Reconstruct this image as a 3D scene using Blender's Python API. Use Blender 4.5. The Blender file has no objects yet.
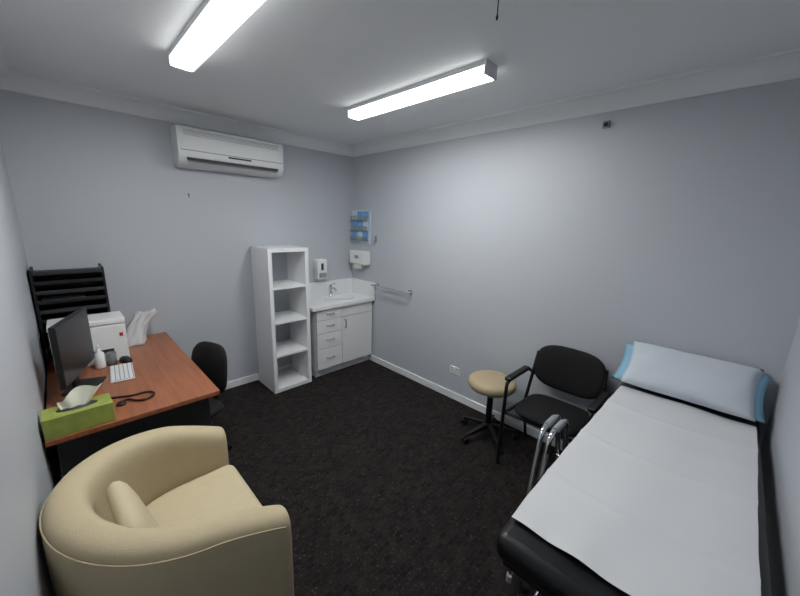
import bpy, bmesh, math, random
from mathutils import Vector, Matrix
random.seed(3)
sc=bpy.context.scene; col=bpy.context.collection
W=2.83; L=3.79; H=2.60; HC=2.495
# ---------------- materials
def lin(c): return tuple(((v/255)/12.92 if v/255<=.04045 else ((v/255+.055)/1.055)**2.4) for v in c)
def mat(name,rgb,rough=.6,metal=0,noise=0,nscale=40,bump=0,bscale=200,emit=0,ecol=None,trans=0,alpha=1,coat=0):
    m=bpy.data.materials.new(name); m.use_nodes=True; nt=m.node_tree; b=nt.nodes["Principled BSDF"]
    c=(*lin(rgb),1); b.inputs["Base Color"].default_value=c; b.inputs["Roughness"].default_value=rough; b.inputs["Metallic"].default_value=metal
    if coat: b.inputs["Coat Weight"].default_value=coat
    if trans: b.inputs["Transmission Weight"].default_value=trans
    if alpha<1: b.inputs["Alpha"].default_value=alpha
    if emit: 
        b.inputs["Emission Color"].default_value=(*(ecol or (1,1,1)),1); b.inputs["Emission Strength"].default_value=emit
    if noise or bump:
        tc=nt.nodes.new("ShaderNodeTexCoord"); 
    if noise:
        n=nt.nodes.new("ShaderNodeTexNoise"); n.inputs["Scale"].default_value=nscale; n.inputs["Detail"].default_value=4
        nt.links.new(tc.outputs["Object"],n.inputs["Vector"])
        mx=nt.nodes.new("ShaderNodeMix"); mx.data_type='RGBA'
        mx.inputs[6].default_value=tuple(v*(1-noise) for v in c[:3])+(1,); mx.inputs[7].default_value=tuple(min(1,v*(1+noise)) for v in c[:3])+(1,)
        nt.links.new(n.outputs["Fac"],mx.inputs[0]); nt.links.new(mx.outputs[2],b.inputs["Base Color"])
    if bump:
        n=nt.nodes.new("ShaderNodeTexNoise"); n.inputs["Scale"].default_value=bscale; n.inputs["Detail"].default_value=3
        nt.links.new(tc.outputs["Object"],n.inputs["Vector"])
        bp=nt.nodes.new("ShaderNodeBump"); bp.inputs["Strength"].default_value=bump; bp.inputs["Distance"].default_value=.004
        nt.links.new(n.outputs["Fac"],bp.inputs["Height"]); nt.links.new(bp.outputs[0],b.inputs["Normal"])
    return m
M_wall=mat("wall_paint",(189,193,200),.5,bump=.12,bscale=120)
M_ceil=mat("ceiling_paint",(236,238,240),.8,bump=.1,bscale=80)
M_trim=mat("trim_paint",(234,236,238),.5)
M_white=mat("white_laminate",(232,233,235),.35)
M_whitep=mat("white_plastic",(228,230,230),.4)
M_cab=mat("cabinet_white",(226,227,228),.35)
M_gap=mat("shadow_gap",(70,70,72),.8)
M_black=mat("black_plastic",(15,15,17),.45)
M_blackfab=mat("black_fabric",(9,9,12),.85,bump=.3,bscale=400)
M_vinyl=mat("black_vinyl",(15,15,18),.35,bump=.1,bscale=250)
M_chrome=mat("chrome",(215,218,222),.15,metal=1)
M_steel=mat("brushed_steel",(170,172,176),.3,metal=1)
M_cream=mat("cream_fabric",(192,177,146),.9,noise=.06,nscale=25,bump=.35,bscale=350)
M_cream2=mat("cream_cushion_fabric",(202,188,157),.9,noise=.05,nscale=25,bump=.3,bscale=350)
M_tan=mat("tan_vinyl",(180,163,132),.4)
M_paper=mat("bed_paper",(222,223,226),.8,bump=.5,bscale=11)
M_pillow=mat("pillow_cover",(204,211,220),.8,bump=.4,bscale=14)
M_blue=mat("blue_underpad",(140,186,212),.7,bump=.3,bscale=30)
M_green=mat("tissue_box_card",(148,160,76),.6,noise=.4,nscale=14)
M_tissue=mat("tissue_paper",(226,226,208),.85)
M_grey=mat("grey_plastic",(150,152,156),.5)
M_dark=mat("dark_grey",(40,41,46),.5)
M_red=mat("red_label",(180,50,45),.5)
M_lcd=mat("screen_glass",(11,12,15),.3)
M_glass=mat("clear_plastic",(225,232,235),.1,trans=.8)
M_light=mat("light_diffuser",(255,255,255),.5,emit=62,ecol=(.99,1,.98))
M_lightside=mat("light_diffuser_side",(255,255,255),.5,emit=3.2,ecol=(.99,1,.98))
M_lightcap=mat("light_housing",(214,216,219),.5)
M_leaf1=mat("leaflet_blue",(100,165,220),.6,noise=.35,nscale=40)
M_leaf2=mat("leaflet_pale",(205,222,235),.6,noise=.2,nscale=50)
M_bag=mat("plastic_bag_film",(235,236,238),.3,trans=.25)
def wood():
    m=mat("cherry_laminate",(172,96,54),.33); nt=m.node_tree;b=nt.nodes["Principled BSDF"]
    tc=nt.nodes.new("ShaderNodeTexCoord");mp=nt.nodes.new("ShaderNodeMapping");mp.inputs["Scale"].default_value=(26,1.6,10)
    n=nt.nodes.new("ShaderNodeTexNoise");n.inputs["Scale"].default_value=2;n.inputs["Detail"].default_value=6
    r=nt.nodes.new("ShaderNodeValToRGB");r.color_ramp.elements[0].position=.3;r.color_ramp.elements[0].color=(*lin((138,80,50)),1);r.color_ramp.elements[1].position=.7;r.color_ramp.elements[1].color=(*lin((164,100,65)),1)
    nt.links.new(tc.outputs["Object"],mp.inputs[0]);nt.links.new(mp.outputs[0],n.inputs["Vector"]);nt.links.new(n.outputs["Fac"],r.inputs[0]);nt.links.new(r.outputs[0],b.inputs["Base Color"])
    return m
M_wood=wood()
def carpet():
    m=mat("patterned_carpet",(46,42,42),.95); nt=m.node_tree;b=nt.nodes["Principled BSDF"];lk=nt.links.new
    tc=nt.nodes.new("ShaderNodeTexCoord")
    br=nt.nodes.new("ShaderNodeTexBrick");br.inputs["Scale"].default_value=1;br.inputs["Brick Width"].default_value=.046;br.inputs["Row Height"].default_value=.03;br.inputs["Mortar Size"].default_value=.004
    br.inputs["Mortar Smooth"].default_value=.8
    br.inputs["Color1"].default_value=(*lin((27,24,25)),1);br.inputs["Color2"].default_value=(*lin((46,41,40)),1);br.inputs["Mortar"].default_value=(*lin((45,41,39)),1)
    lk(tc.outputs["Object"],br.inputs["Vector"])
    v=nt.nodes.new("ShaderNodeTexVoronoi");v.distance='CHEBYCHEV';v.inputs["Scale"].default_value=42;v.inputs["Randomness"].default_value=.8
    lk(tc.outputs["Object"],v.inputs["Vector"])
    rp=nt.nodes.new("ShaderNodeValToRGB");rp.color_ramp.elements[0].position=.16;rp.color_ramp.elements[0].color=(2.4,2.2,2.0,1);rp.color_ramp.elements[1].position=.28;rp.color_ramp.elements[1].color=(.8,.8,.8,1)
    lk(v.outputs["Distance"],rp.inputs[0])
    n2=nt.nodes.new("ShaderNodeTexNoise");n2.inputs["Scale"].default_value=9;lk(tc.outputs["Object"],n2.inputs["Vector"])
    r2=nt.nodes.new("ShaderNodeValToRGB");r2.color_ramp.elements[0].position=.4;r2.color_ramp.elements[0].color=(.25,.25,.25,1);r2.color_ramp.elements[1].position=.6;r2.color_ramp.elements[1].color=(1,1,1,1);lk(n2.outputs["Fac"],r2.inputs[0])
    n=nt.nodes.new("ShaderNodeTexNoise");n.inputs["Scale"].default_value=150;lk(tc.outputs["Object"],n.inputs["Vector"])
    rn=nt.nodes.new("ShaderNodeValToRGB");rn.color_ramp.elements[0].position=.35;rn.color_ramp.elements[0].color=(.5,.5,.5,1);rn.color_ramp.elements[1].position=.65;rn.color_ramp.elements[1].color=(1.4,1.4,1.4,1);lk(n.outputs["Fac"],rn.inputs[0])
    m1=nt.nodes.new("ShaderNodeMix");m1.data_type='RGBA';m1.blend_type='MULTIPLY';lk(r2.outputs[0],m1.inputs[0]);lk(br.outputs["Color"],m1.inputs[6]);lk(rp.outputs[0],m1.inputs[7])
    m2=nt.nodes.new("ShaderNodeMix");m2.data_type='RGBA';m2.blend_type='MULTIPLY';m2.inputs[0].default_value=1;lk(m1.outputs[2],m2.inputs[6]);lk(rn.outputs[0],m2.inputs[7])
    lk(m2.outputs[2],b.inputs["Base Color"])
    b.inputs["Specular IOR Level"].default_value=.2
    bp=nt.nodes.new("ShaderNodeBump");bp.inputs["Strength"].default_value=.5;bp.inputs["Distance"].default_value=.004;lk(n.outputs["Fac"],bp.inputs["Height"]);lk(bp.outputs[0],b.inputs["Normal"])
    return m
M_carpet=carpet()
# ---------------- helpers
def empty(name,loc=(0,0,0),rz=0):
    e=bpy.data.objects.new(name,None); e.empty_display_size=.05; e.location=loc; e.rotation_euler=(0,0,rz); col.objects.link(e); return e
def link(name,me,m,parent=None,smooth=False,bevel=0,seg=3,sub=0):
    o=bpy.data.objects.new(name,me); col.objects.link(o)
    if m: me.materials.append(m)
    if parent: o.parent=parent
    if smooth:
        for p in me.polygons:p.use_smooth=True
    if bevel:
        b=o.modifiers.new("b",'BEVEL');b.width=bevel;b.segments=seg;b.limit_method='ANGLE';b.angle_limit=math.radians(40)
        for p in me.polygons:p.use_smooth=True
        wn=o.modifiers.new("wn",'WEIGHTED_NORMAL')
    if sub:
        s=o.modifiers.new("s",'SUBSURF');s.levels=sub;s.render_levels=sub
    return o
def box(name,lo,hi,m,parent=None,bevel=0,seg=3,rot=None):
    bm=bmesh.new(); bmesh.ops.create_cube(bm,size=1)
    lo=Vector(lo);hi=Vector(hi);c=(lo+hi)/2;s=hi-lo
    for v in bm.verts: v.co=Vector((v.co.x*s.x,v.co.y*s.y,v.co.z*s.z))
    if rot is None:
        for v in bm.verts: v.co+=c
    me=bpy.data.meshes.new(name);bm.to_mesh(me);bm.free()
    o=link(name,me,m,parent,bevel=bevel,seg=seg)
    if rot is not None: o.location=c;o.rotation_euler=rot
    return o
def mesh(name,vs,fs,m,parent=None,**k):
    me=bpy.data.meshes.new(name);me.from_pydata([tuple(v) for v in vs],[],fs)
    bm=bmesh.new();bm.from_mesh(me);bmesh.ops.recalc_face_normals(bm,faces=bm.faces);bm.to_mesh(me);bm.free()
    return link(name,me,m,parent,**k)
def prism(name,poly,axis,a,b,m,parent=None,**k):
    def P(q,t):
        if axis==0:return (t,q[0],q[1])
        if axis==1:return (q[0],t,q[1])
        return (q[0],q[1],t)
    n=len(poly);vs=[P(q,a) for q in poly]+[P(q,b) for q in poly]
    fs=[list(range(n))[::-1],list(range(n,2*n))]+[[i,(i+1)%n,n+(i+1)%n,n+i] for i in range(n)]
    return mesh(name,vs,fs,m,parent,**k)
def lathe(name,prof,c,m,parent=None,n=32,smooth=True,sx=1,sy=1):
    vs=[];fs=[]
    for r,z in prof:
        for i in range(n):
            a=2*math.pi*i/n;vs.append((c[0]+r*math.cos(a)*sx,c[1]+r*math.sin(a)*sy,c[2]+z))
    for j in range(len(prof)-1):
        for i in range(n):
            fs.append([j*n+i,j*n+(i+1)%n,(j+1)*n+(i+1)%n,(j+1)*n+i])
    fs.append(list(range(n)));fs.append([(len(prof)-1)*n+i for i in range(n)])
    return mesh(name,vs,fs,m,parent,smooth=smooth)
def tube(name,pts,r,m,parent=None,smooth=True,cyc=False):
    cu=bpy.data.curves.new(name,'CURVE');cu.dimensions='3D'
    s=cu.splines.new('NURBS' if smooth else 'POLY');s.points.add(len(pts)-1)
    for p,q in zip(s.points,pts):p.co=(*q,1)
    if smooth:s.order_u=3;s.use_endpoint_u=not cyc;s.resolution_u=8
    s.use_cyclic_u=cyc
    cu.bevel_depth=r;cu.bevel_resolution=4;cu.use_fill_caps=True
    t=bpy.data.objects.new("tmp",cu);col.objects.link(t)
    bpy.context.view_layer.update()
    me=bpy.data.meshes.new_from_object(t.evaluated_get(bpy.context.evaluated_depsgraph_get()))
    bpy.data.objects.remove(t);bpy.data.curves.remove(cu)
    me.name=name;me.materials.clear()
    return link(name,me,m,parent,smooth=True)
def bpath(pts,f=.3):
    o=[Vector(pts[0])]
    for i in range(1,len(pts)-1):
        a,b,c=Vector(pts[i-1]),Vector(pts[i]),Vector(pts[i+1])
        d1=min(f,(a-b).length*.45);d2=min(f,(c-b).length*.45)
        o+= [b+(a-b).normalized()*d1,b,b+(c-b).normalized()*d2]
    o.append(Vector(pts[-1]));return o
def cyl(name,a,b,r,m,parent=None): return tube(name,[a,b],r,m,parent,smooth=False)
# ---------------- room
T=.1
box("floor",(-W-T,-L-T,-.1),(T,T,0),M_carpet)
box("ceiling",(-W-T,-L-T,H),(T,T,H+.1),M_ceil)
box("wall_north",(-W-T,0,0),(T,T,H),M_wall)
box("wall_east",(0,-L-T,0),(T,0,H),M_wall)
box("wall_south",(-W-T,-L-T,0),(0,-L,H),M_wall)
box("wall_west",(-W-T,-L,0),(-W,0,H),M_wall)
bh=.075;bt=.014
box("baseboard_north",(-W,-bt,0),(0,0,bh),M_trim,bevel=.004)
box("baseboard_east",(-bt,-L,0),(0,0,bh),M_trim,bevel=.004)
box("baseboard_south",(-W,-L,0),(0,-L+bt,bh),M_trim,bevel=.004)
box("baseboard_west",(-W,-L,0),(-W+bt,0,bh),M_trim,bevel=.004)
cove=[(0,HC),(.006,HC)]+[(.1-.09*math.cos(t),H-.015-.085*(1-math.sin(t)) ) for t in [i*math.pi/2/8 for i in range(9)]]+[(.1,H),(0,H)]
def corn(name,fn,a,b,axis): prism(name,[fn(q) for q in cove],axis,a,b,M_trim)
corn("trim_1",lambda q:(-q[0],q[1]),-W,0,0)
corn("trim_2",lambda q:(-q[0],q[1]),-L,0,1)
corn("trim_3",lambda q:(-L+q[0],q[1]),-W,0,0)
corn("trim_4",lambda q:(-W+q[0],q[1]),-L,0,1)
# ---------------- ceiling lights
for i,cx in enumerate((-2.05,-.885)):
    e=empty("ceiling_light")
    y0,y1=-2.40,-1.18
    w=.056
    box("housing",(cx-w,y0+.01,H-.026),(cx+w,y1-.01,H),M_lightcap,e)
    for k,s in enumerate((-1,1)):
        a=cx+s*(w-.002);b=cx+s*(w-.014)
        box("diffuser_side_%d"%(k+1),(min(a,b),y0+.012,H-.070),(max(a,b),y1-.012,H-.026),M_lightside,e)
    box("diffuser",(cx-w+.014,y0+.012,H-.069),(cx+w-.014,y1-.012,H-.030),M_light,e)
    for k,(a,b) in enumerate(((y0,y0+.012),(y1-.012,y1))):
        box("end_cap_%d"%(k+1),(cx-w-.003,a,H-.073),(cx+w+.003,b,H),M_lightcap,e,bevel=.004)
e=empty("pull_cord");cyl("cord",(-1.34,-2.69,H),(-1.34,-2.69,H-.06),.002,M_dark,e);lathe("cord_knob",[(.003,0),(.005,-.01),(.003,-.018)],(-1.34,-2.69,H-.058),M_dark,e,n=12)
# ---------------- air conditioner
e=empty("air_conditioner")
x0,x1=-1.88,-.985
pr=[(0,2.46),(-.15,2.46),(-.185,2.445),(-.195,2.40),(-.195,2.245),(-.185,2.20),(-.15,2.165),(-.10,2.15),(0,2.145)]
prism("casing",pr,0,x0,x1,M_whitep,e,bevel=.006)
box("panel_seam",(x0+.02,-.1965,2.268),(x1-.02,-.19,2.272),M_gap,e)
for i in range(4): box("intake_slot_%d"%(i+1),(x0+.05,-.1965,2.385+i*.012),(x1-.05,-.19,2.388+i*.012),M_grey,e)
box("vent_opening",(x0+.06,-.196,2.195),(x1-.06,-.155,2.215),M_dark,e,rot=None)
box("vent_louver",(x0+.07,-.203,2.186),(x1-.07,-.17,2.192),M_grey,e,rot=(math.radians(25),0,0))
box("display_strip",(-1.5,-.1975,2.247),(-1.3,-.19,2.261),M_dark,e)
box("side_bracket",(x1+.002,-.05,2.2),(x1+.07,-.0,2.28),M_grey,e,bevel=.004)
e=empty("picture_nail");cyl("pin",(-1.79,0,1.93),(-1.79,-.012,1.93),.006,M_dark,e);cyl("pin_tail",(-1.79,-.01,1.93),(-1.79,-.01,1.90),.003,M_dark,e)
# ---------------- shelving unit
e=empty("shelving_unit")
sx0,sx1,sy0,sy1=-1.30,-.88,-.43,-.04
t=.038;hh=1.47
box("side_left",(sx0,sy0,0),(sx0+t,sy1,hh),M_white,e,bevel=.002)
box("side_right",(sx1-t,sy0,0),(sx1,sy1,hh),M_white,e,bevel=.002)
box("top_board",(sx0+t,sy0,hh-t),(sx1-t,sy1,hh),M_white,e,bevel=.002)
box("bottom_board",(sx0+t,sy0,0),(sx1-t,sy1,t),M_white,e,bevel=.002)
for i in range(1,4):
    z=t+(hh-2*t)*i/4;box("shelf_%d"%i,(sx0+t,sy0+.002,z-.01),(sx1-t,sy1,z+.01),M_white,e)
# ---------------- sink cabinet
e=empty("sink_cabinet")
cx0,cx1=-.80,-.02;cf=-.43;ct=.80
box("carcass",(cx0,cf+.02,.09),(cx1,-.016,ct),M_cab,e)
box("toe_kick",(cx0+.005,cf+.06,0),(cx1,-.016,.09),M_cab,e)
xd=-.47
def front(n,a,b,z0,z1): box(n,(a+.003,cf,z0+.003),(b-.003,cf+.018,z1-.003),M_cab,e,bevel=.003)
box("shadow_line",(cx0+.002,cf+.017,.1),(cx1-.002,cf+.0205,ct-.005),M_gap,e)
zs=[.095,.34,.52,.67,.79]
for i in range(4): front("drawer_%d"%(i+1),cx0,xd,zs[i],zs[i+1])
front("false_front",xd,cx1,.67,.79);front("cupboard_door",xd,cx1,.095,.67)
for i in range(4):
    z=(zs[i]+zs[i+1])/2+.01;xc=(cx0+xd)/2
    tube("drawer_handle_%d"%(i+1),bpath([(xc-.045,cf,z),(xc-.045,cf-.022,z),(xc+.045,cf-.022,z),(xc+.045,cf,z)],.01),.005,M_steel,e)
tube("door_handle",bpath([(xd+.04,cf,.63),(xd+.04,cf-.022,.63),(xd+.04,cf-.022,.54),(xd+.04,cf,.54)],.01),.005,M_steel,e)
bx,by,rx,ry=-.36,-.235,.19,.135
N=40;vs=[];fs=[]
X0,X1,Y0,Y1=-.865,-.003,-.46,-.003
for i in range(N):
    a=2*math.pi*i/N;c,s=math.cos(a),math.sin(a)
    vs.append((bx+rx*c,by+ry*s,.835))
    k=min(((X1-bx) if c>0 else (X0-bx))/c if abs(c)>1e-6 else 9,((Y1-by) if s>0 else (Y0-by))/s if abs(s)>1e-6 else 9)
    vs.append((bx+k*c,by+k*s,.835))
for cxn,cyn in((X0,Y0),(X0,Y1),(X1,Y0),(X1,Y1)):
    j=min(range(N),key=lambda i:(vs[2*i+1][0]-cxn)**2+(vs[2*i+1][1]-cyn)**2);vs[2*j+1]=(cxn,cyn,.835)
for i in range(N): fs.append([2*i,2*i+1,2*((i+1)%N)+1,2*((i+1)%N)])
o=mesh("countertop",vs,fs,M_white,e);md=o.modifiers.new("s",'SOLIDIFY');md.thickness=.035;md.offset=-1 
lathe("basin",[(1.06,.0),(1.06,.008),(1.0,.01),(.96,-.01),(.85,-.07),(.5,-.11),(.1,-.115)],(bx,by,.835),M_whitep,e,n=40,sx=rx,sy=ry)
lathe("drain",[(.022,0),(.022,.003)],(bx,by,.722),M_chrome,e,n=16)
box("splashback_rear",(-.865,-.014,.835),(-.014,-.001,1.02),M_white,e,bevel=.002)
box("splashback_side",(-.014,-.46,.835),(-.001,-.001,1.02),M_white,e,bevel=.002)
lathe("tap_body",[(.022,0),(.022,.01),(.016,.015),(.014,.1),(.017,.105),(.017,.13),(.008,.14)],(bx-.02,-.065,.836),M_chrome,e,n=20)
tube("tap_spout",[(bx-.02,-.065,.91),(bx-.02,-.1,.945),(bx-.02,-.16,.95),(bx-.02,-.185,.92)],.009,M_chrome,e)
tube("tap_lever",[(bx-.02,-.065,.975),(bx-.01,-.09,.99),(bx+.0,-.13,1.0)],.006,M_chrome,e)
# ---------------- wall fixtures
e=empty("soap_dispenser")
box("body",(-.575,-.10,1.06),(-.44,0,1.295),M_whitep,e,bevel=.02,seg=4)
box("push_bar",(-.555,-.115,1.085),(-.46,-.095,1.14),M_grey,e,bevel=.008)
box("window",(-.525,-.103,1.17),(-.495,-.098,1.25),M_dark,e,bevel=.004)
e=empty("paper_towel_dispenser")
box("body",(-.11,-.37,1.225),(0,-.08,1.395),M_whitep,e,bevel=.018,seg=4)
box("towel_slot",(-.085,-.32,1.215),(-.03,-.13,1.226),M_dark,e)
mesh("paper_towel",[(-.09,-.3,1.225),(-.09,-.15,1.225),(-.095,-.3,1.18),(-.092,-.15,1.175)],[[0,1,3,2]],M_tissue,e)
box("front_window",(-.113,-.26,1.30),(-.108,-.19,1.34),M_grey,e,bevel=.003)
e=empty("wall_leaflet_rack")
box("back_panel",(-.012,-.36,1.48),(.0,-.02,1.87),M_leaf2,e,bevel=.002)
for i in range(3):
    z=1.515+i*.12
    box("pocket_%d"%(i+1),(-.05,-.35,z),(-.046,-.03,z+.05),M_glass,e)
    box("pocket_base_%d"%(i+1),(-.05,-.35,z-.004),(-.012,-.03,z),M_glass,e)
    for j in range(3):
        y=-.34+j*.105
        box("leaflet_%d_%d"%(i+1,j+1),(-.034,y,z),(-.028,y+.088,z+.105),(M_leaf1,M_leaf2,M_leaf1)[(i+j)%3],e,rot=None)
e=empty("wall_hook");box("plate",(-.008,-.475,1.50),(0,-.445,1.56),M_steel,e,bevel=.003);tube("hook",[(-.006,-.46,1.55),(-.035,-.46,1.53),(-.04,-.46,1.49),(-.025,-.46,1.48)],.005,M_steel,e)
lathe("disc",[(.02,0),(.02,.006)],(-.02,-.46,1.57),M_grey,e,n=16)
e=empty("towel_rail")
cyl("bar",(-.075,-.47,1.0),(-.075,-1.08,1.0),.012,M_chrome,e)
for k,y in enumerate((-.50,-1.05)):
    cyl("post_%d"%(k+1),(0,y,1.0),(-.075,y,1.0),.011,M_chrome,e);cyl("rose_%d"%(k+1),(0,y,1.0),(-.012,y,1.0),.032,M_chrome,e)
e=empty("power_outlet")
box("plate",(-.01,-1.76,.275),(0,-1.64,.35),M_whitep,e,bevel=.004)
for k,y in enumerate((-1.73,-1.67)):
    box("switch_%d"%(k+1),(-.014,y-.008,.325),(-.009,y+.008,.34),M_grey,e,bevel=.002)
    for q in (-.01,.01): box("slot",(-.0108,y+q-.002,.295),(-.0095,y+q+.002,.308),M_dark,e)
e=empty("motion_sensor")
box("mount",(-.02,-2.765,2.395),(0,-2.725,2.44),M_grey,e,bevel=.004);cyl("lens",(-.02,-2.745,2.415),(-.05,-2.755,2.41),.013,M_dark,e)
# ---------------- desk
e=empty("desk")
dx0,dx1,dy0,dy1,dz=-2.82,-2.085,-1.45,-.03,.73
box("top",(dx0,dy0,dz-.028),(dx1,dy1,dz),M_wood,e,bevel=.004)
box("end_panel_near",(dx0+.03,dy0+.06,0),(dx1-.05,dy0+.085,dz-.028),M_dark,e)
box("end_panel_far",(dx0+.03,dy1-.085,0),(dx1-.05,dy1-.06,dz-.028),M_dark,e)
box("modesty_panel",(dx0+.06,dy0+.085,.25),(dx0+.08,dy1-.085,dz-.028),M_dark,e)
zt=dz+.0005
# monitor
e=empty("computer_monitor",(-2.655,-.885,zt),math.radians(-18))
box("base",(-.08,-.10,0),(.075,.10,.012),M_black,e,bevel=.005)
box("stand",(-.05,-.03,.01),(-.03,.03,.25),M_black,e,bevel=.006)
box("shell",(-.030,-.235,.09),(-.004,.235,.44),M_black,e,bevel=.01)
box("screen",(-.005,-.225,.10),(-.002,.225,.43),M_lcd,e)
# keyboard
e=empty("keyboard",(-2.475,-.80,zt),math.radians(-4))
box("base",(-.060,-.145,0),(.060,.145,.010),M_whitep,e,bevel=.004)
for r in range(5):
    for c in range(13):
        box("key_%d_%d"%(r,c),(-.054+r*.022,-.138+c*.0213,.010),(-.054+r*.022+.0175,-.138+c*.0213+.017,.0145),M_white,e)
box("key_bed",(-.056,-.140,.0095),(.056,.140,.0105),M_grey,e)
e=empty("computer_mouse",(-2.43,-.585,zt),.3)
lathe("shell",[(1,0),(1.0,.012),(.9,.022),(.6,.031),(.2,.035)],(0,0,0),M_black,e,n=24,sx=.032,sy=.055)
# tissue box
e=empty("tissue_box",(-2.695,-1.375,zt),math.radians(2))
box("carton",(-.125,-.065,0),(.125,.065,.10),M_green,e,bevel=.003)
lathe("opening",[(1,0),(1,.0015)],(0,0,.10),M_dark,e,n=24,sx=.075,sy=.03)
vs=[];fs=[];nu,nv=12,7
for j in range(nv):
    v=j/(nv-1)
    for i in range(nu):
        u=i/(nu-1)-.5
        vs.append((u*(.09+.11*v)-.01+.03*v+.012*v*math.sin(9*u),.012*math.sin(14*u+2*v)*(0.4+v)+.02*v,.095+.075*v+.05*v*u+.02*v*math.cos(8*u)))
for j in range(nv-1):
    for i in range(nu-1):
        a=j*nu+i;fs.append([a,a+1,a+nu+1,a+nu])
mesh("tissue",vs,fs,M_tissue,e,smooth=True,sub=1)
# stethoscope
e=empty("stethoscope")
tube("tubing",[(-2.54,-1.26,zt+.006),(-2.50,-1.22,zt+.006),(-2.46,-1.30,zt+.006),(-2.40,-1.30,zt+.006),(-2.37,-1.24,zt+.006),(-2.41,-1.20,zt+.006),(-2.47,-1.21,zt+.007),(-2.53,-1.18,zt+.006),(-2.58,-1.16,zt+.006)],.006,M_black,e)
lathe("chest_piece",[(.02,0),(.022,.004),(.018,.012),(.006,.016)],(-2.53,-1.275,zt),M_black,e,n=20)
# printer
e=empty("printer",(0,0,zt))
box("body",(-2.78,-.55,0),(-2.40,-.32,.27),M_whitep,e,bevel=.012)
box("scanner_lid",(-2.782,-.553,.273),(-2.398,-.32,.31),M_white,e,bevel=.008)
box("output_slot",(-2.72,-.553,.07),(-2.48,-.548,.10),M_dark,e)
box("control_panel",(-2.401,-.52,.15),(-2.397,-.42,.21),M_grey,e)
box("red_label",(-2.440,-.5525,.180),(-2.42,-.549,.205),M_red,e)
# paper tray rack
e=empty("paper_tray_rack",(0,0,zt))
ra,rb=-2.82,-2.45
for k,(a,b) in enumerate(((ra,ra+.015),(rb-.015,rb))):
    box("side_%d"%(k+1),(a,-.30,0),(b,-.06,.64),M_black,e,bevel=.003)
box("rear_panel",(ra+.015,-.07,0),(rb-.015,-.06,.61),M_black,e)
for i in range(10):
    z=.02+i*.065
    box("tray_%d"%(i+1),(ra+.015,-.30,z),(rb-.015,-.07,z+.006),M_black,e)
    box("tray_lip_%d"%(i+1),(ra+.015,-.305,z),(rb-.015,-.30,z+.025),M_dark if i%2 else M_black,e,bevel=.002)
box("papers",(ra+.03,-.29,.02+6*.065+.006),(rb-.12,-.09,.02+6*.065+.014),M_paper,e)
# bottles and cups
e=empty("pump_bottle",(-2.565,-.615,zt))
lathe("bottle",[(.026,0),(.028,.01),(.028,.10),(.012,.12),(.012,.135)],(0,0,0),M_whitep,e,n=24)
tube("pump",[(0,0,.13),(0,0,.16),(.0,-.01,.162),(0,-.035,.158)],.005,M_whitep,e)
e=empty("plastic_cup",(-2.505,-.605,zt))
lathe("cup",[(.024,0),(.030,.09),(.028,.09),(.022,.004)],(0,0,0),M_glass,e,n=24)
# plastic bag
e=empty("plastic_bag",(-2.335,-.20,zt))
vs=[];fs=[];nu,nv=36,16
for j in range(nv):
    v=j/(nv-1)
    r=.085*(1-.4*v)+.03*max(0,v-.75)*4*.6
    for i in range(nu):
        a=2*math.pi*i/nu
        k=1+(.08+.08*v)*math.sin(5*a+4*v)+.05*math.sin(9*a-7*v)
        vs.append((math.cos(a)*r*k+.11*v*v,math.sin(a)*r*k*(1-.4*v)-.01*v,.25*v+.014*v*math.sin(3*a)))
for j in range(nv-1):
    for i in range(nu): fs.append([j*nu+i,j*nu+(i+1)%nu,(j+1)*nu+(i+1)%nu,(j+1)*nu+i])
fs.append(list(range(nu)))
mesh("bag",vs,fs,M_bag,e,smooth=True)
# ---------------- office chair
def star_base(e,c,r,n,m,a0,zc=.06,cast=True):
    for i in range(n):
        a=a0+2*math.pi*i/n;d_=Vector((math.cos(a),math.sin(a),0))
        p1=Vector(c)+d_*.02+Vector((0,0,zc+.05));p2=Vector(c)+d_*(r-.02)+Vector((0,0,zc+.01))
        side=Vector((-d_.y,d_.x,0))
        vs=[p1+side*.022+Vector((0,0,.018)),p1-side*.022+Vector((0,0,.018)),p1-side*.022-Vector((0,0,.02)),p1+side*.022-Vector((0,0,.02)),
            p2+side*.013+Vector((0,0,.008)),p2-side*.013+Vector((0,0,.008)),p2-side*.013-Vector((0,0,.01)),p2+side*.013-Vector((0,0,.01))]
        mesh("base_leg_%d"%(i+1),vs,[[0,1,2,3],[4,5,6,7],[0,1,5,4],[1,2,6,5],[2,3,7,6],[3,0,4,7]],m,e,bevel=.004)
        q=Vector(c)+d_*(r-.02)
        cyl("caster_stem_%d"%(i+1),q+Vector((0,0,.03)),q+Vector((0,0,zc+.01)),.006,m,e)
        for s in(-1,1): cyl("caster_%d_%s"%(i+1,"a" if s<0 else "b"),q+side*s*.006+Vector((0,0,.024)),q+side*s*.022+Vector((0,0,.024)),.024,m,e)
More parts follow.
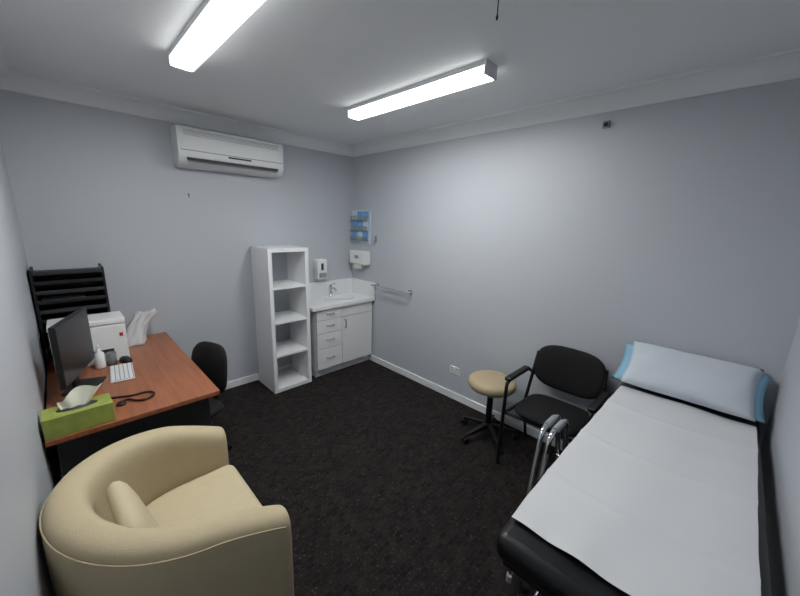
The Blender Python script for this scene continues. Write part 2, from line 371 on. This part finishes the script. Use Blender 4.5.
def curvedpad(name,w,h,t,bow,m,parent,loc,tilt=0,rz=0,pw=4.0):
    vs=[];fs=[];n=40;rings=[0,.35,.65,.85,.96,1]
    idx=[]
    for side in(1,-1):
        for k in rings:
            row=[]
            for i in range(n):
                a=2*math.pi*i/n;c,s=math.cos(a),math.sin(a)
                y=w/2*k*math.copysign(abs(c)**(2/pw),c);z=h/2*k*math.copysign(abs(s)**(2/pw),s)
                th=t/2*math.sqrt(max(0,1-k**6))
                x=side*th-bow*(1-(2*y/w)**2)
                row.append(len(vs));vs.append((x,y,z))
                if k==0: break
            idx.append(row)
    nr=len(rings)
    for b in(0,nr):
        for i in range(n): fs.append([idx[b][0],idx[b+1][i],idx[b+1][(i+1)%n]])
        for j in range(1,nr-1):
            A,B=idx[b+j],idx[b+j+1]
            for i in range(n): fs.append([A[i],A[(i+1)%n],B[(i+1)%n],B[i]])
    me=bpy.data.meshes.new(name);me.from_pydata(vs,[],fs)
    bm=bmesh.new();bm.from_mesh(me);bmesh.ops.remove_doubles(bm,verts=bm.verts,dist=1e-5);bmesh.ops.recalc_face_normals(bm,faces=bm.faces);bm.to_mesh(me);bm.free()
    o=link(name,me,m,parent,smooth=True);o.location=loc;o.rotation_euler=(0,tilt,rz);return o
oc=(-2.195,-1.03,0)
e=empty("office_chair",oc,math.radians(180+22))
star_base(e,(0,0,0),.27,5,M_black,math.radians(20))
cyl("gas_column",(0,0,.08),(0,0,.40),.025,M_black,e)
curvedpad("seat",.42,.42,.08,0,M_blackfab,e,(0.02,0,.44),tilt=math.radians(90))
tube("back_bar",[(-.05,0,.40),(-.20,0,.39),(-.265,0,.44),(-.25,0,.62)],.018,M_black,e)
curvedpad("backrest",.35,.37,.06,.03,M_blackfab,e,(-.20,0,.68),tilt=math.radians(-6),pw=3.2)
# ---------------- armchair
e=empty("armchair")
acx,acy,R_=-2.397,-2.04,.362
path=[]
xf=-2.180
ns=6
for i in range(ns): path.append((xf+(acx-xf)*i/ns,acy-R_,0,-1))
na=18
for i in range(na+1):
    a=-math.pi/2-math.pi*i/na
    path.append((acx+R_*math.cos(a),acy+R_*math.sin(a),math.cos(a),math.sin(a)))
for i in range(1,ns+1): path.append((acx+(xf-acx)*i/ns,acy+R_,0,1))
np_=len(path)
def rim(i):
    u=abs(i/(np_-1)-.5)*2
    return .80-.165*(u**1.7)
secs=[]
def section(x,y,nx,ny,h,sc_=1,zt_=0):
    s=[(.055,.03),(.062,.15),(.066,.35),(.068,h-.14),(.066,h-.06),(.05,h-.012),(0,h),(-.05,h-.012),(-.066,h-.06),(-.066,h-.14),(-.06,.35),(-.058,.15),(-.055,.03)]
    return [(x+nx*n*sc_,y+ny*n*sc_,z if z<h-.2 else z-zt_*(1)) for n,z in s]
first=path[0];last=path[-1]
secs.append(section(first[0]+.035,first[1],0,-1,rim(0),.45,.03))
secs.append(section(first[0]+.03,first[1],0,-1,rim(0),.80,.012))
for i,(x,y,nx,ny) in enumerate(path): secs.append(section(x,y,nx,ny,rim(i)))
secs.append(section(last[0]+.03,last[1],0,1,rim(0),.80,.012))
secs.append(section(last[0]+.035,last[1],0,1,rim(0),.45,.03))
m_=13;vs=[p for s in secs for p in s];fs=[]
for j in range(len(secs)-1):
    for i in range(m_): fs.append([j*m_+i,j*m_+(i+1)%m_,(j+1)*m_+(i+1)%m_,(j+1)*m_+i])
fs.append(list(range(m_)));fs.append([(len(secs)-1)*m_+i for i in range(m_)])
mesh("tub_shell",vs,fs,M_cream,e,smooth=True,sub=2)
def ushape(r,xfr,n=16):
    p=[(xfr,acy-r)]
    for i in range(n+1):
        a=-math.pi/2-math.pi*i/n;p.append((acx+r*math.cos(a),acy+r*math.sin(a)))
    p.append((xfr,acy+r));return p
prism("seat_base",ushape(.317,xf+.015),2,.04,.30,M_cream,e,bevel=.02)
prism("seat_cushion",ushape(.300,xf+.045),2,.29,.45,M_cream2,e,bevel=.045,seg=5)
for k,(x,y) in enumerate(((xf-.04,acy-.3),(xf-.04,acy+.3),(-2.62,acy-.2),(-2.62,acy+.2))):
    cyl("foot_%d"%(k+1),(x,y,0),(x,y,.05),.02,M_dark,e)
pp=[]
for i,(x,y,nx,ny) in enumerate(path): pp.append((x+nx*.062,y+ny*.062,rim(i)-.045))
tube("rim_piping",pp,.0025,M_cream,e)
curvedpad("back_cushion",.34,.36,.08,0,M_cream2,e,(-2.575,acy-.10,.60),tilt=math.radians(-16),rz=math.radians(4),pw=7)
# ---------------- stool
e=empty("stool")
sc0=(-.295,-2.27,0)
star_base(e,sc0,.25,5,M_black,math.radians(18))
cyl("gas_column",(sc0[0],sc0[1],.1),(sc0[0],sc0[1],.36),.025,M_black,e)
cyl("piston",(sc0[0],sc0[1],.34),(sc0[0],sc0[1],.45),.014,M_chrome,e)
lathe("seat_plate",[(.09,0),(.09,.01)],(sc0[0],sc0[1],.44),M_black,e)
lathe("seat",[(.15,0),(.178,.004),(.190,.02),(.192,.045),(.186,.065),(.168,.078),(.12,.084),(.04,.086)],(sc0[0],sc0[1],.45),M_tan,e,n=48)
# ---------------- visitor chair
e=empty("visitor_chair",(-.29,-2.775,0))
for k,y in enumerate((-.275,.275)):
    tube("side_frame_%d"%(k+1),bpath([(-.24,y,0),(-.22,y,.655),(.12,y,.665),(.20,y*.93,.60)],.07),.0125,M_black,e)
    tube("rear_leg_%d"%(k+1),bpath([(.23,y,0),(.10,y*.95,.40),(.19,y*.86,.80)],.08),.0125,M_black,e)
    box("armrest_%d"%(k+1),(-.22,y-.025,.66),(.10,y+.025,.69),M_black,e,bevel=.012,seg=4)
    cyl("seat_rail_%d"%(k+1),(-.235,y,.41),(.12,y*.95,.40),.011,M_black,e)
cyl("cross_bar_front",(-.19,-.275,.405),(-.19,.275,.405),.011,M_black,e)
cyl("cross_bar_rear",(.10,-.26,.40),(.10,.26,.40),.011,M_black,e)
curvedpad("seat",.46,.44,.075,0,M_blackfab,e,(-.03,0,.455),tilt=math.radians(92),pw=4)
curvedpad("backrest",.49,.34,.055,-.04,M_blackfab,e,(.165,0,.715),tilt=math.radians(8),pw=3.2)
# ---------------- walking frame (folded, beside the bed)
e=empty("walking_frame")
for k,(y,dx) in enumerate(((-3.03,.02),(-2.985,.035))):
    tube("side_tube_%d"%(k+1),bpath([(-1.30+dx,y,.02),(-1.14+dx,y,.78),(-.92+dx,y,.78),(-.72+dx,y,.02)],.11),.0135,M_chrome,e)
    tube("hand_grip_%d"%(k+1),[(-1.08+dx,y,.782),(-.98+dx,y,.782)],.017,M_grey,e,smooth=False)
    cyl("side_brace_%d"%(k+1),(-1.24+dx,y,.30),(-.795+dx,y,.30),.010,M_chrome,e)
    for q,xx in enumerate((-1.303+dx,-.717+dx)): cyl("ferrule_%d_%d"%(k+1,q+1),(xx,y,0),(xx,y,.04),.017,M_grey,e)
cyl("front_brace",(-.835,-3.03,.5),(-.82,-2.985,.5),.010,M_chrome,e)
# ---------------- examination bed
e=empty("examination_bed")
bx0,bx1,by0,by1=-1.78,-.03,-3.75,-3.11
box("mattress",(bx0,by0,.685),(bx1,by1,.78),M_vinyl,e,bevel=.035,seg=5)
box("deck",(bx0+.03,by0+.03,.655),(bx1-.02,by1-.03,.69),M_black,e)
for k,y in enumerate((by0+.05,by1-.05)):
    cyl("side_rail_%d"%(k+1),(bx0+.06,y,.64),(bx1-.04,y,.64),.018,M_chrome,e)
    for q,x in enumerate((bx0+.12,bx1-.12)):
        cyl("leg_%d_%d"%(k+1,q+1),(x,y,0),(x,y,.65),.018,M_chrome,e)
        cyl("foot_%d_%d"%(k+1,q+1),(x,y,0),(x,y,.03),.024,M_black,e)
    cyl("lower_rail_%d"%(k+1),(bx0+.12,y,.2),(bx1-.12,y,.2),.012,M_chrome,e)
for q,x in enumerate((bx0+.12,bx1-.12)):
    cyl("end_rail_%d"%(q+1),(x,by0+.05,.2),(x,by1-.05,.2),.012,M_chrome,e);cyl("top_end_rail_%d"%(q+1),(x,by0+.05,.64),(x,by1-.05,.64),.015,M_chrome,e)
# paper sheet
e=empty("paper_sheet")
nx,ny=120,40;vs=[];fs=[]
px0,px1,py0,py1=-1.69,-.25,-3.725,-3.125
for i in range(nx+1):
    for j in range(ny+1):
        u=i/nx;v=j/ny;x=px0+(px1-px0)*u;y=py0+(py1-py0)*v+.006*math.sin(5*u)
        z=.7895+.003*math.sin(9*x+4*y)*math.sin(7*y+3*x)+.0018*math.sin(23*y+2*x)+.0024*math.sin(31*x+7*y)*math.sin(5*y+1)
        for c0,am in((-.55,.005),(-.98,.006),(-1.38,.005)): z+=am*math.exp(-((x-c0-.03*math.sin(6*y))/.012)**2)
        edge=min(u*8,1);z+=.006*(1-edge)*math.sin(12*v)**2
        vs.append((x,y,z))
for i in range(nx):
    for j in range(ny):
        a=i*(ny+1)+j;fs.append([a,a+1,a+ny+2,a+ny+1])
mesh("sheet",vs,fs,M_paper,e,smooth=True)
# pillow
e=empty("pillow",(-.160,-3.415,.928))
def pillow(name,w,l,t,m,loc,tilt):
    vs=[];fs=[];n=28
    for side in(1,-1):
        for i in range(n+1):
            for j in range(n+1):
                u=2*i/n-1;v=2*j/n-1
                k=(1-abs(u)**3.5)*(1-abs(v)**4);th=t/2*max(0,k)**.5
                pin=1-.05*(1-abs(v)**2)*abs(u)**3;pin2=1-.06*(1-abs(u)**2)*abs(v)**3
                th*=1+.05*math.sin(6*u+3*v)+.03*math.sin(13*v+4*u)
                vs.append((u*w/2*pin,v*l/2*pin2,side*th))
    for s in range(2):
        b=s*(n+1)**2
        for i in range(n):
            for j in range(n):
                a=b+i*(n+1)+j;fs.append([a,a+1,a+n+2,a+n+1])
    me=bpy.data.meshes.new(name);me.from_pydata(vs,[],fs)
    bm=bmesh.new();bm.from_mesh(me);bmesh.ops.remove_doubles(bm,verts=bm.verts,dist=1e-5);bmesh.ops.recalc_face_normals(bm,faces=bm.faces);bm.to_mesh(me);bm.free()
    o=link(name,me,m,e,smooth=True);o.location=loc;o.rotation_euler=(0,tilt,0)
tl=math.radians(-38)
pillow("pillow_body",.33,.60,.12,M_pillow,(0,-.005,0),tl)
pillow("blue_liner",.29,.685,.08,M_blue,(.02,.0,-.018),tl)
# ---------------- world, camera
w=bpy.data.worlds.new("world");sc.world=w;w.use_nodes=True;w.node_tree.nodes["Background"].inputs[0].default_value=(.5,.55,.6,1);w.node_tree.nodes["Background"].inputs[1].default_value=.2
cam=bpy.data.cameras.new("camera");co=bpy.data.objects.new("camera",cam);col.objects.link(co);sc.camera=co
yaw,pit,rol,f=.7906,.2228,.0323,337.1
F=Vector((math.sin(yaw)*math.cos(pit),math.cos(yaw)*math.cos(pit),-math.sin(pit)));r=Vector((math.cos(yaw),-math.sin(yaw),0));u=r.cross(F)
r2=r*math.cos(rol)+u*math.sin(rol);u2=-r*math.sin(rol)+u*math.cos(rol)
mw=Matrix((( r2.x,u2.x,-F.x,-2.6507),(r2.y,u2.y,-F.y,-3.5103),(r2.z,u2.z,-F.z,1.7544),(0,0,0,1)))
co.matrix_world=mw
cam.sensor_width=36;cam.lens=f/800*36;cam.clip_start=.02
sc.view_settings.view_transform='Standard'
